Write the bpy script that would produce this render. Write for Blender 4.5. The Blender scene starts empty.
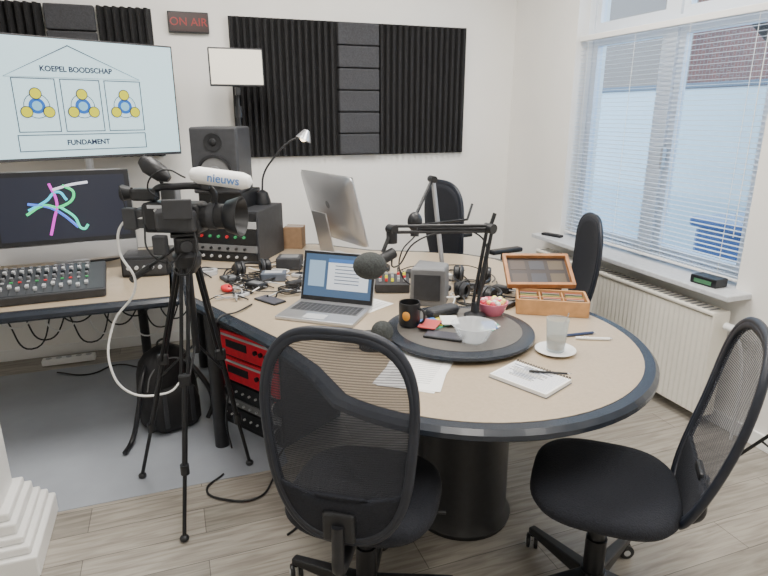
import bpy, bmesh, math, random
from mathutils import Vector, Matrix, Euler
random.seed(4)
COL=bpy.context.scene.collection
# ---------------------------------------------------------------- materials
MATS={}
def mat(name,col,rough=.5,metal=0.0,emit=None,es=1.0,var=0.0,scale=30,bump=0.0,alpha=1.0,trans=0.0,bscale=None,coat=0):
    if name in MATS: return MATS[name]
    m=bpy.data.materials.new(name); m.use_nodes=True; nt=m.node_tree; p=nt.nodes['Principled BSDF']
    p.inputs['Base Color'].default_value=(*col,1); p.inputs['Roughness'].default_value=rough
    p.inputs['Metallic'].default_value=metal; p.inputs['Alpha'].default_value=alpha
    p.inputs['Transmission Weight'].default_value=trans
    p.inputs['Coat Weight'].default_value=coat
    if emit:
        p.inputs['Emission Color'].default_value=(*emit,1); p.inputs['Emission Strength'].default_value=es
    if var>0 or bump>0:
        tc=nt.nodes.new('ShaderNodeTexCoord'); n=nt.nodes.new('ShaderNodeTexNoise')
        n.inputs['Scale'].default_value=scale; n.inputs['Detail'].default_value=4
        nt.links.new(tc.outputs['Object'],n.inputs['Vector'])
        if var>0:
            r=nt.nodes.new('ShaderNodeValToRGB')
            r.color_ramp.elements[0].position=.3; r.color_ramp.elements[1].position=.7
            r.color_ramp.elements[0].color=(*[max(0,c*(1-var)) for c in col],1)
            r.color_ramp.elements[1].color=(*[min(1,c*(1+var)) for c in col],1)
            nt.links.new(n.outputs['Fac'],r.inputs['Fac']); nt.links.new(r.outputs['Color'],p.inputs['Base Color'])
        if bump>0:
            n2=n
            if bscale:
                n2=nt.nodes.new('ShaderNodeTexNoise'); n2.inputs['Scale'].default_value=bscale
                nt.links.new(tc.outputs['Object'],n2.inputs['Vector'])
            b=nt.nodes.new('ShaderNodeBump'); b.inputs['Strength'].default_value=bump; b.inputs['Distance'].default_value=.01
            nt.links.new(n2.outputs['Fac'],b.inputs['Height']); nt.links.new(b.outputs['Normal'],p.inputs['Normal'])
    MATS[name]=m; return m
M_wall=mat('wall_paint',(.88,.865,.83),.85,var=.02,scale=3,bump=.05,bscale=120)
M_ceil=mat('ceiling_paint',(.9,.9,.88),.9,var=.02,scale=3)
M_white=mat('white_gloss',(.88,.88,.87),.35)
M_whitem=mat('white_paper',(.93,.93,.92),.8,var=.02,scale=60)
M_black=mat('black_plastic',(.012,.013,.016),.40,var=.2,scale=40)
M_blackm=mat('black_metal',(.012,.013,.016),.35,.3)
M_dark=mat('dark_grey_plastic',(.036,.038,.044),.5,var=.15,scale=30)
M_mid=mat('mid_grey_plastic',(.18,.185,.195),.5,var=.08,scale=30)
M_lgrey=mat('light_grey_plastic',(.5,.51,.53),.4)
M_silver=mat('silver_aluminium',(.56,.57,.60),.32,.8)
M_chrome=mat('chrome',(.8,.8,.82),.15,1)
M_foamK=mat('foam_black',(.017,.017,.019),.95,var=.3,scale=120,bump=.3)
M_foamG=mat('foam_charcoal',(.050,.051,.057),.95,var=.2,scale=120,bump=.3)
M_fabric=mat('chair_fabric',(.010,.012,.019),.9,var=.3,scale=200,bump=.4)
M_frame=mat('chair_frame',(.014,.018,.029),.45,var=.1,scale=20)
M_rim=mat('table_rim',(.022,.028,.040),.26,var=.1,scale=20)
M_top=mat('table_top_laminate',(.44,.355,.255),.33,var=.06,scale=90)
M_topd=mat('turntable_top',(.13,.12,.11),.38,var=.08,scale=60)
M_red=mat('red_paint',(.72,.03,.04),.4)
M_redk=mat('red_front_panel',(.80,.02,.045),.4,var=.1,scale=30)
M_wood=mat('light_wood_box',(.52,.28,.12),.5,var=.15,scale=25)
M_woodd=mat('brown_wood',(.40,.18,.07),.5,var=.2,scale=25)
def glassy(name,col,a,rough=.05):
    m=bpy.data.materials.new(name); m.use_nodes=True; nt=m.node_tree; nt.nodes.clear()
    o=nt.nodes.new('ShaderNodeOutputMaterial'); mx=nt.nodes.new('ShaderNodeMixShader')
    t=nt.nodes.new('ShaderNodeBsdfTransparent'); t.inputs['Color'].default_value=(*col,1)
    g=nt.nodes.new('ShaderNodeBsdfPrincipled'); g.inputs['Base Color'].default_value=(*col,1); g.inputs['Roughness'].default_value=rough
    mx.inputs[0].default_value=a
    nt.links.new(t.outputs[0],mx.inputs[1]); nt.links.new(g.outputs[0],mx.inputs[2]); nt.links.new(mx.outputs[0],o.inputs[0])
    return m
M_pane=glassy('window_glass',(.93,.97,1),.02)
M_clear=glassy('clear_plastic',(.93,.95,.97),.30)
M_tumbler=glassy('drinking_glass',(.86,.9,.92),.22)
M_mesh=glassy('chair_mesh_net',(.05,.055,.07),.5,.7)
nt=M_mesh.node_tree
for n in nt.nodes:
    if n.type=='BSDF_TRANSPARENT': n.inputs['Color'].default_value=(.9,.9,.92,1)
    if n.type=='BSDF_PRINCIPLED': n.inputs['Base Color'].default_value=(.03,.034,.046,1)
tc=nt.nodes.new('ShaderNodeTexCoord'); ck=nt.nodes.new('ShaderNodeTexWave'); ck.inputs['Scale'].default_value=45; ck.bands_direction='Z'
mr=nt.nodes.new('ShaderNodeMapRange'); mr.inputs['To Min'].default_value=.55; mr.inputs['To Max'].default_value=.82
nt.links.new(tc.outputs['Object'],ck.inputs['Vector']); nt.links.new(ck.outputs['Fac'],mr.inputs['Value'])
for n in nt.nodes:
    if n.type=='MIX_SHADER': nt.links.new(mr.outputs[0],n.inputs[0])
def emis(name,col,s=1.0):
    if name in MATS: return MATS[name]
    m=bpy.data.materials.new(name); m.use_nodes=True; p=m.node_tree.nodes['Principled BSDF']
    p.inputs['Base Color'].default_value=(*[c*.2 for c in col],1); p.inputs['Roughness'].default_value=.3
    p.inputs['Emission Color'].default_value=(*col,1); p.inputs['Emission Strength'].default_value=s
    MATS[name]=m; return m
def floor_mat():
    m=bpy.data.materials.new('laminate_floor'); m.use_nodes=True; nt=m.node_tree; p=nt.nodes['Principled BSDF']
    tc=nt.nodes.new('ShaderNodeTexCoord')
    br=nt.nodes.new('ShaderNodeTexBrick'); br.inputs['Scale'].default_value=1; br.inputs['Brick Width'].default_value=1.2
    br.inputs['Row Height'].default_value=.16; br.inputs['Mortar Size'].default_value=.0015; br.offset=.37
    br.inputs['Color1'].default_value=(.40,.37,.33,1); br.inputs['Color2'].default_value=(.29,.27,.24,1); br.inputs['Mortar'].default_value=(.13,.12,.11,1)
    nt.links.new(tc.outputs['Object'],br.inputs['Vector'])
    mp=nt.nodes.new('ShaderNodeMapping'); mp.inputs['Scale'].default_value=(2.0,22,1)
    nt.links.new(tc.outputs['Object'],mp.inputs['Vector'])
    no=nt.nodes.new('ShaderNodeTexNoise'); no.inputs['Scale'].default_value=2.2; no.inputs['Detail'].default_value=6; no.inputs['Distortion'].default_value=.6
    nt.links.new(mp.outputs[0],no.inputs['Vector'])
    rp=nt.nodes.new('ShaderNodeValToRGB'); rp.color_ramp.elements[0].position=.32; rp.color_ramp.elements[0].color=(.68,.66,.64,1)
    rp.color_ramp.elements[1].position=.62; rp.color_ramp.elements[1].color=(1.1,1.1,1.08,1)
    nt.links.new(no.outputs['Fac'],rp.inputs[0])
    mx=nt.nodes.new('ShaderNodeMix'); mx.data_type='RGBA'; mx.blend_type='MULTIPLY'; mx.inputs['Factor'].default_value=1
    nt.links.new(br.outputs['Color'],mx.inputs['A']); nt.links.new(rp.outputs[0],mx.inputs['B'])
    nt.links.new(mx.outputs['Result'],p.inputs['Base Color']); p.inputs['Roughness'].default_value=.32
    return m
def brick_mat():
    m=bpy.data.materials.new('red_brick'); m.use_nodes=True; nt=m.node_tree; p=nt.nodes['Principled BSDF']
    tc=nt.nodes.new('ShaderNodeTexCoord'); mp=nt.nodes.new('ShaderNodeMapping'); mp.inputs['Rotation'].default_value=(math.radians(90),0,math.radians(90))
    br=nt.nodes.new('ShaderNodeTexBrick'); br.inputs['Scale'].default_value=3
    br.inputs['Color1'].default_value=(.20,.055,.035,1); br.inputs['Color2'].default_value=(.13,.04,.028,1); br.inputs['Mortar'].default_value=(.22,.17,.14,1)
    nt.links.new(tc.outputs['Object'],mp.inputs[0]); nt.links.new(mp.outputs[0],br.inputs['Vector']); nt.links.new(br.outputs['Color'],p.inputs['Base Color'])
    return m
# ---------------------------------------------------------------- builders
def grp(name,loc=(0,0,0),rz=0,rx=0,ry=0):
    e=bpy.data.objects.new(name,None); e.location=loc; e.rotation_euler=(rx,ry,rz); e.empty_display_size=.1
    COL.objects.link(e); return e
def fin(me,parent,name,m,smooth=False,loc=(0,0,0),rot=(0,0,0),bevel=0,seg=2,subs=0,solid=0):
    o=bpy.data.objects.new(name,me); COL.objects.link(o)
    o.location=loc; o.rotation_euler=rot
    if parent: o.parent=parent
    if m: me.materials.append(m)
    if smooth:
        for f in me.polygons: f.use_smooth=True
    if solid:
        s=o.modifiers.new('so','SOLIDIFY'); s.thickness=solid; s.offset=0
    if bevel>0:
        b=o.modifiers.new('bv','BEVEL'); b.width=bevel; b.segments=seg; b.limit_method='ANGLE'; b.angle_limit=math.radians(40)
    return o
def box(parent,name,size,loc,m,rot=(0,0,0),bevel=.004,seg=2,taper=None):
    bm=bmesh.new(); bmesh.ops.create_cube(bm,size=1)
    for v in bm.verts:
        v.co=Vector((v.co.x*size[0],v.co.y*size[1],v.co.z*size[2]))
        if taper and v.co.z>0: v.co.x*=taper[0]; v.co.y*=taper[1]
    me=bpy.data.meshes.new(name); bm.to_mesh(me); bm.free()
    b=min(bevel,min(size)*.45)
    return fin(me,parent,name,m,loc=loc,rot=rot,bevel=b,seg=seg)
def lathe(parent,name,prof,m,loc=(0,0,0),rot=(0,0,0),n=32,capb=True,capt=True):
    bm=bmesh.new(); rings=[]
    for r,z in prof:
        rings.append([bm.verts.new((r*math.cos(2*math.pi*i/n),r*math.sin(2*math.pi*i/n),z)) for i in range(n)])
    for a,b in zip(rings,rings[1:]):
        for i in range(n): bm.faces.new((a[i],a[(i+1)%n],b[(i+1)%n],b[i]))
    if capb: bm.faces.new(rings[0][::-1])
    if capt: bm.faces.new(rings[-1])
    me=bpy.data.meshes.new(name); bm.to_mesh(me); bm.free()
    o=fin(me,parent,name,m,smooth=True,loc=loc,rot=rot)
    try: me.set_sharp_from_angle(angle=math.radians(35))
    except Exception: pass
    return o
def cyl(parent,name,r,h,loc,m,rot=(0,0,0),r2=None,n=24):
    r2=r if r2 is None else r2
    return lathe(parent,name,[(r,-h/2),(r2,h/2)],m,loc,rot,n)
def rod(parent,name,p1,p2,r,m,r2=None,n=12):
    p1=Vector(p1);p2=Vector(p2);d=p2-p1
    q=d.to_track_quat('Z','Y').to_euler()
    return cyl(parent,name,r,d.length,(p1+p2)/2,m,rot=q,r2=r2,n=n)
def sph(parent,name,r,loc,m,sc=(1,1,1),rot=(0,0,0)):
    bm=bmesh.new(); bmesh.ops.create_uvsphere(bm,u_segments=24,v_segments=14,radius=r)
    for v in bm.verts: v.co=Vector((v.co.x*sc[0],v.co.y*sc[1],v.co.z*sc[2]))
    me=bpy.data.meshes.new(name); bm.to_mesh(me); bm.free()
    return fin(me,parent,name,m,smooth=True,loc=loc,rot=rot)
def tube(parent,name,pts,r,m,closed=False,res=8,smooth=True,loc=(0,0,0),rot=(0,0,0)):
    c=bpy.data.curves.new(name,'CURVE'); c.dimensions='3D'; c.bevel_depth=r; c.bevel_resolution=2; c.use_fill_caps=True
    if smooth:
        s=c.splines.new('BEZIER'); s.bezier_points.add(len(pts)-1)
        for bp,p in zip(s.bezier_points,pts):
            bp.co=p; bp.handle_left_type=bp.handle_right_type='AUTO'
        s.resolution_u=res
    else:
        s=c.splines.new('POLY'); s.points.add(len(pts)-1)
        for bp,p in zip(s.points,pts): bp.co=(*p,1)
    s.use_cyclic_u=closed
    o=bpy.data.objects.new(name+'_c',c); COL.objects.link(o)
    me=bpy.data.meshes.new_from_object(o.evaluated_get(bpy.context.evaluated_depsgraph_get()))
    bpy.data.objects.remove(o); me.name=name
    me.materials.clear()
    return fin(me,parent,name,m,smooth=True,loc=loc,rot=rot)
def text(parent,name,s,size,loc,rot,m,ext=.0005,off=0):
    c=bpy.data.curves.new(name,'FONT'); c.body=s; c.size=size; c.align_x='CENTER'; c.align_y='CENTER'; c.extrude=ext; c.offset=off
    o=bpy.data.objects.new(name+'_c',c); COL.objects.link(o)
    me=bpy.data.meshes.new_from_object(o.evaluated_get(bpy.context.evaluated_depsgraph_get()))
    bpy.data.objects.remove(o); me.name=name; me.materials.clear()
    return fin(me,parent,name,m,loc=loc,rot=rot)
def slab(parent,name,outline,layers,m,loc=(0,0,0),rot=(0,0,0),smooth=False,bevel=0):
    bm=bmesh.new(); n=len(outline)
    cx=sum(p[0] for p in outline)/n; cy=sum(p[1] for p in outline)/n
    rings=[[bm.verts.new((cx+(x-cx)*s,cy+(y-cy)*s,z)) for x,y in outline] for z,s in layers]
    for a,b in zip(rings,rings[1:]):
        for i in range(n): bm.faces.new((a[i],a[(i+1)%n],b[(i+1)%n],b[i]))
    bm.faces.new(rings[0][::-1]); bm.faces.new(rings[-1])
    bmesh.ops.recalc_face_normals(bm,faces=bm.faces)
    me=bpy.data.meshes.new(name); bm.to_mesh(me); bm.free()
    return fin(me,parent,name,m,smooth=smooth,loc=loc,rot=rot,bevel=bevel)
def sup(a,b,n=3.0,k=40,taper=0):
    out=[]
    for i in range(k):
        t=2*math.pi*i/k; c=math.cos(t); s=math.sin(t)
        x=a*abs(c)**(2/n)*(1 if c>=0 else -1); y=b*abs(s)**(2/n)*(1 if s>=0 else -1)
        x*=1+taper*(y/b)
        out.append((x,y))
    return out
def multi_box(parent,name,boxes,m,bevel=0):
    bm=bmesh.new()
    for (x0,x1,y0,y1,z0,z1) in boxes:
        r=bmesh.ops.create_cube(bm,size=1)
        for v in r['verts']:
            v.co=Vector(((x0+x1)/2+v.co.x*(x1-x0),(y0+y1)/2+v.co.y*(y1-y0),(z0+z1)/2+v.co.z*(z1-z0)))
    me=bpy.data.meshes.new(name); bm.to_mesh(me); bm.free()
    return fin(me,parent,name,m,bevel=bevel)
R90=math.radians(90)
# ---------------------------------------------------------------- camera
cam=bpy.data.cameras.new('camera'); co=bpy.data.objects.new('camera',cam); COL.objects.link(co)
co.location=(0,0,1.6); co.rotation_euler=(math.radians(90-16.6),0,math.radians(-19.9)); cam.lens=27.42; cam.clip_start=.05
bpy.context.scene.camera=co
# ---------------------------------------------------------------- room shell
H=2.95
multi_box(None,'floor',[(-2.6,2.89,-1.6,4.49,-.1,0)],floor_mat())
multi_box(None,'ceiling',[(-2.8,2.89,-1.8,4.49,H,H+.12)],M_ceil)
multi_box(None,'wall_back',[(-2.6,2.89,4.29,4.49,0,H)],M_wall)
multi_box(None,'wall_left',[(-2.8,-2.6,-1.8,4.49,0,H)],M_wall)
multi_box(None,'wall_front',[(-2.6,2.89,-1.8,-1.6,0,H)],M_wall)
WY0,WY1,WZ0,WZ1=2.06,3.52,.74,2.72
multi_box(None,'wall_right',[(2.64,2.89,-1.6,WY0,0,H),(2.64,2.89,WY1,4.29,0,H),(2.64,2.89,WY0,WY1,0,WZ0),(2.64,2.89,WY0,WY1,WZ1,H)],M_wall)
multi_box(None,'baseboard_back',[(-2.6,2.64,4.275,4.29,0,.08)],M_white,bevel=.004)
multi_box(None,'baseboard_right',[(2.625,2.64,-1.6,4.275,0,.08)],M_white,bevel=.004)
multi_box(None,'baseboard_left',[(-2.6,-2.585,-1.6,4.275,0,.08)],M_white,bevel=.004)
box(None,'trim_1',(.27,1.68,.03),(2.62,2.81,.735),mat('sill_stone',(.62,.64,.67),.35,var=.08,scale=40),bevel=.006)
# window
w=grp('window_1',(2.76,0,0))
M_wf=mat('window_frame_paint',(.74,.80,.88),.35)
f=.055
multi_box(w,'frame',[(-.03,.03,WY0,WY0+f,WZ0,WZ1),(-.03,.03,WY1-f,WY1,WZ0,WZ1),(-.03,.03,WY0+f,WY1-f,WZ0,WZ0+f),(-.03,.03,WY0+f,WY1-f,WZ1-f,WZ1),
  (-.05,.04,WY0+f,WY1-f,2.07,2.12)],M_wf)
multi_box(w,'mullion',[(-.04,.035,2.74,2.82,WZ0+f,2.07),(-.04,.035,2.74,2.82,2.12,WZ1-f)],M_wf)
sf=.045
for a,b in((WY0+f+.001,2.739),(2.821,WY1-f-.001)):
    for z0,z1 in((WZ0+f+.001,2.069),(2.121,WZ1-f-.001)):
        multi_box(w,'sash',[(-.022,.02,a,a+sf,z0,z1),(-.022,.02,b-sf,b,z0,z1),(-.022,.02,a+sf,b-sf,z0,z0+sf),(-.022,.02,a+sf,b-sf,z1-sf,z1)],M_wf)
        multi_box(w,'glass',[(0,.004,a+sf,b-sf,z0+sf,z1-sf)],M_pane)
box(w,'handle',(.03,.02,.12),(-.05,2.72,1.35),M_silver,bevel=.005)
# venetian blind
bl=grp('venetian_blind',(2.675,0,0))
bm=bmesh.new()
z=.80
M_slat=mat('blind_slat',(.62,.69,.78),.35)
while z<2.05:
    r=bmesh.ops.create_cube(bm,size=1)
    for v in r['verts']:
        x=v.co.x*.020; zz=v.co.z*.0016
        a=math.radians(4); v.co=Vector((x*math.cos(a)-zz*math.sin(a),2.79+v.co.y*1.42,z+x*math.sin(a)+zz*math.cos(a)))
    z+=.0255
me=bpy.data.meshes.new('slats'); bm.to_mesh(me); bm.free(); fin(me,bl,'slats',M_slat)
box(bl,'head_rail',(.035,1.44,.035),(0,2.79,2.075),M_white)
box(bl,'bottom_rail',(.028,1.42,.014),(0,2.79,.782),M_white)
for y in(2.2,2.6,3.0,3.42): rod(bl,'ladder_cord',(-.013,y,.78),(-.013,y,2.06),.0014,M_white,n=6)
rod(bl,'pull_cord',(-.03,2.13,1.0),(-.03,2.13,2.06),.002,M_white,n=6)
# radiator
ra=grp('radiator',(2.545,2.81,0))
M_rad=mat('radiator_enamel',(.80,.77,.69),.35,var=.02,scale=5)
box(ra,'panel_back',(.02,1.54,.54),(.03,0,.34),M_rad)
bm=bmesh.new()
n=46; prev=None
for i in range(n*2+1):
    y=-.77+1.54*i/(n*2); x=-.05+(.006 if i%2 else 0)
    cur=(bm.verts.new((x,y,.075)),bm.verts.new((x,y,.615)))
    if prev: bm.faces.new((prev[0],cur[0],cur[1],prev[1]))
    prev=cur
me=bpy.data.meshes.new('front_ribs'); bm.to_mesh(me); bm.free(); fin(me,ra,'front_ribs',M_rad,solid=.003)
box(ra,'body',(.05,1.54,.55),(-.02,0,.345),M_rad)
box(ra,'top_grille',(.115,1.55,.02),(0,0,.635),M_rad,bevel=.006)
for i in range(40): box(ra,'grille_slot_%d'%i,(.07,.014,.002),(-.005,-.73+i*.0375,.646),M_mid,bevel=0)
for s in(-1,1): box(ra,'side_cover',(.11,.012,.57),(0,s*.772,.35),M_rad)
for s in(-.5,.5): box(ra,'wall_bracket',(.04,.04,.2),(.075,s,.35),M_rad)
cyl(ra,'valve',.02,.07,(-.0,-.84,.58),M_white,rot=(R90,0,0)); sph(ra,'valve_knob',.026,(0,-.89,.58),M_white)
tube(ra,'pipe',[(0,-.8,.58),(0,-.86,.56),(.02,-.9,.45),(.03,-.92,.2),(.03,-.92,0.0)],.009,M_white)
# exterior
multi_box(None,'ground',[(2.9,30,-15,30,-.35,-.3)],mat('paving',(.18,.20,.22),.9,var=.15,scale=6))
fe=grp('garden_fence',(4.3,0,0))
M_fence=mat('fence_frosted',(.46,.56,.61),.5,var=.03,scale=4)
M_post=mat('fence_post_grey',(.10,.13,.17),.5)
for i in range(9):
    y=-.5+i*1.05
    box(fe,'panel_%d'%i,(.02,.99,2.05),(0,y,.78),M_fence,bevel=.003)
    box(fe,'post_%d'%i,(.06,.05,2.15),(0,y+.525,.78),M_post,bevel=.003)
box(fe,'top_rail',(.05,9.4,.04),(0,3.7,1.83),M_post)
bd=grp('brick_building',(9,13.0,0))
MB=brick_mat()
box(bd,'walls',(4,8.6,9),(2,0,4.2),MB,bevel=0)
for y in(-1.0,1.6):
    for z in(3.9,6.8):
        box(bd,'window_frame',(.1,1.2,1.6),(0,y,z),M_fence,bevel=.01); box(bd,'window_pane',(.12,1.0,1.4),(0,y,z),mat('dark_glass',(.05,.07,.1),.1),bevel=0)
M_bark=mat('bark',(.03,.022,.018),.9,var=.3,scale=20)
for tx,ty in((9.5,7.0),(8.0,5.4)):
    tr=grp('bare_tree',(tx,ty,-.3))
    def branch(p,d,l,r,k):
        q=p+d*l; rod(tr,'branch',p,q,r,M_bark,r2=r*.65,n=6)
        if k==0: return
        for i in range(3):
            nd=(d+Vector((random.uniform(-.6,.6),random.uniform(-.9,.9),random.uniform(-.25,.5)))).normalized()
            branch(q,nd,l*.76,r*.64,k-1)
    branch(Vector((0,0,0)),Vector((0,0,1)),1.6,.17,4)
car=grp('blue_storage_bin',(3.75,2.65,-.3),rz=math.radians(90))
M_car=mat('blue_cover',(.03,.09,.28),.35,coat=1)
box(car,'body',(.95,.55,1.10),(0,0,.585),M_car,bevel=.04,seg=3)
box(car,'lid',(1.0,.60,.07),(0,0,1.17),M_car,bevel=.02)
for x in(-.35,.35): cyl(car,'wheel',.1,.06,(x,.26,.1),M_black,rot=(R90,0,0))
# ---------------------------------------------------------------- white column, floor mat
c=grp('white_column',(-.775,2.24,0))
for i,(s,z0,z1) in enumerate([(.40,0,.09),(.36,.09,.125),(.32,.125,.155),(.28,.155,.20),(.24,.20,.235),(.18,.235,H-.005)]):
    box(c,'tier_%d'%i,(s,s,z1-z0),(0,0,(z0+z1)/2),M_white,bevel=.008)
slab(None,'floor_mat',[(-1.5,2.42),(.36,2.42),(.40,2.46),(.40,3.98),(.36,4.02),(-1.5,4.02),(-1.54,3.98),(-1.54,2.46)],[(0.0005,1),(.003,1)],mat('grey_floor_mat',(.36,.39,.44),.26,var=.06,scale=4))
# ---------------------------------------------------------------- acoustic panels
def grooved(parent,name,x0,x1,z0,z1):
    bm=bmesh.new(); n=max(2,round((x1-x0)/.046)); p=(x1-x0)/n; prof=[(x0,0)]
    for i in range(n):
        a=x0+i*p; prof+=[(a+p*.12,-.05),(a+p*.42,-.055),(a+p*.72,-.015),(a+p*.98,-.01)]
    prof.append((x1,0))
    lo=[bm.verts.new((x,y,z0)) for x,y in prof]; hi=[bm.verts.new((x,y,z1)) for x,y in prof]
    for i in range(len(prof)-1): bm.faces.new((lo[i],lo[i+1],hi[i+1],hi[i]))
    bm.faces.new(lo[::-1]); bm.faces.new(hi); bm.faces.new((lo[-1],lo[0],hi[0],hi[-1]))
    me=bpy.data.meshes.new(name); bm.to_mesh(me); bm.free(); return fin(me,parent,name,M_foamK)
def blocks(parent,x0,x1,z0,z1,rows=5):
    h=(z1-z0)/rows
    for i in range(rows): box(parent,'foam_block_%d'%i,(x1-x0-.006,.06,h-.006),((x0+x1)/2,-.03,z0+h*(i+.5)),M_foamG,bevel=.01,seg=3)
ap=grp('acoustic_foam_panel',(0,4.289,0))
multi_box(ap,'backing',[(.46,2.21,-.012,0,1.305,2.215)],M_foamK)
grooved(ap,'ridged_foam_1',.46,.67,1.31,2.21); grooved(ap,'ridged_foam_2',.68,1.185,1.31,2.21); blocks(ap,1.19,1.50,1.31,2.21,6); grooved(ap,'ridged_foam_3',1.505,2.21,1.31,2.21)
ap=grp('acoustic_foam_panel',(0,4.289,0))
grooved(ap,'ridged_foam_1',-1.6,-.62,1.33,2.23); blocks(ap,-.61,-.33,1.33,2.23,6); grooved(ap,'ridged_foam_2',-.325,-.01,1.33,2.23)
s=grp('on_air_sign',(.21,4.289,2.16))
box(s,'housing',(.25,.035,.125),(0,-.018,0),M_black,bevel=.004)
box(s,'face',(.235,.004,.11),(0,-.037,0),mat('sign_face',(.03,.01,.01),.3),bevel=.001)
text(s,'letters','ON AIR',.068,(0,-.0405,0),(R90,0,0),emis('sign_red',(.6,.02,.02),.45))
# ---------------------------------------------------------------- tables
t=grp('conference_table')
out=[(.01,2.83),(.15,2.50),(.29,2.17),(.38,1.85)]
for i in range(0,34):
    a=math.radians(207+i*(370-207)/33); out.append((1.035+.70*math.cos(a),1.925+.715*math.sin(a)))
out+=[(1.82,2.4),(1.89,2.75),(1.86,3.05),(1.72,3.25),(1.5,3.4),(1.2,3.55),(.92,3.85),(.85,3.88),(.05,3.88),(.01,3.84)]
def inset(o,d):
    n=len(o); r=[]
    for i in range(n):
        p=Vector(o[i-1]);q=Vector(o[i]);s_=Vector(o[(i+1)%n])
        e1=(q-p).normalized(); e2=(s_-q).normalized(); n1=Vector((-e1.y,e1.x)); n2=Vector((-e2.y,e2.x)); nn=(n1+n2).normalized()
        r.append(tuple(q+nn*d/max(.5,nn.dot(n1))))
    return r
def table_top(parent,name,o,z):
    rings=[(inset(o,.02),z-.045),(o,z-.03),(o,z-.014),(inset(o,.014),z)]
    bm=bmesh.new(); rr=[[bm.verts.new((x,y,h)) for x,y in q] for q,h in rings]; n=len(o)
    for a,b in zip(rr,rr[1:]):
        for i in range(n): bm.faces.new((a[i],a[(i+1)%n],b[(i+1)%n],b[i]))
    bm.faces.new(rr[0][::-1]); bm.faces.new(rr[-1])
    me=bpy.data.meshes.new(name); bm.to_mesh(me); bm.free(); fin(me,parent,name+'_rim',M_rim)
    q=inset(o,.05)
    bm=bmesh.new(); lo=[bm.verts.new((x,y,z-.001)) for x,y in q]; hi=[bm.verts.new((x,y,z+.002)) for x,y in q]
    for i in range(n): bm.faces.new((lo[i],lo[(i+1)%n],hi[(i+1)%n],hi[i]))
    bm.faces.new(hi); me=bpy.data.meshes.new(name); bm.to_mesh(me); bm.free(); fin(me,parent,name+'_surface',M_top)
table_top(t,'top',out,.748)
lathe(t,'pedestal',[(.20,0),(.205,.02),(.185,.06),(.18,.6),(.22,.7),(.22,.703)],M_black,loc=(1.02,1.87,0),n=40)
cyl(t,'leg_1',.035,.705,(.12,2.72,.3525),M_black); cyl(t,'leg_2',.035,.705,(.1,3.75,.3525),M_black); cyl(t,'leg_3',.035,.705,(1.65,3.1,.3525),M_black)
tube(t,'draped_cable_1',[(.30,2.62,.757),(.22,2.52,.76),(.135,2.47,.752),(.12,2.455,.65),(.16,2.5,.45),(.14,2.6,.2),(.16,2.66,.01)],.004,M_black)
ls=grp('lazy_susan',(1.02,1.945,.75))
lathe(ls,'rotor',[(.10,0),(.10,.012),(.285,.014),(.295,.022),(.293,.032),(.26,.037)],M_rim,n=64,capt=True)
lathe(ls,'surface',[(.245,.0365),(.245,.0385)],M_topd,n=64)
DZ=.789
sd=grp('side_desk')
table_top(sd,'top',[(-1.7,2.86),(-.02,2.86),(-.005,2.875),(-.005,4.13),(-.02,4.15),(-1.7,4.15)],.748)
for x,y in((-.26,4.06),(-1.6,4.06),(-1.6,2.95)): cyl(sd,'leg',.03,.705,(x,y,.3525),M_black)
box(sd,'cable_tray',(1.2,.1,.05),(-.85,4.05,.62),M_dark)
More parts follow.
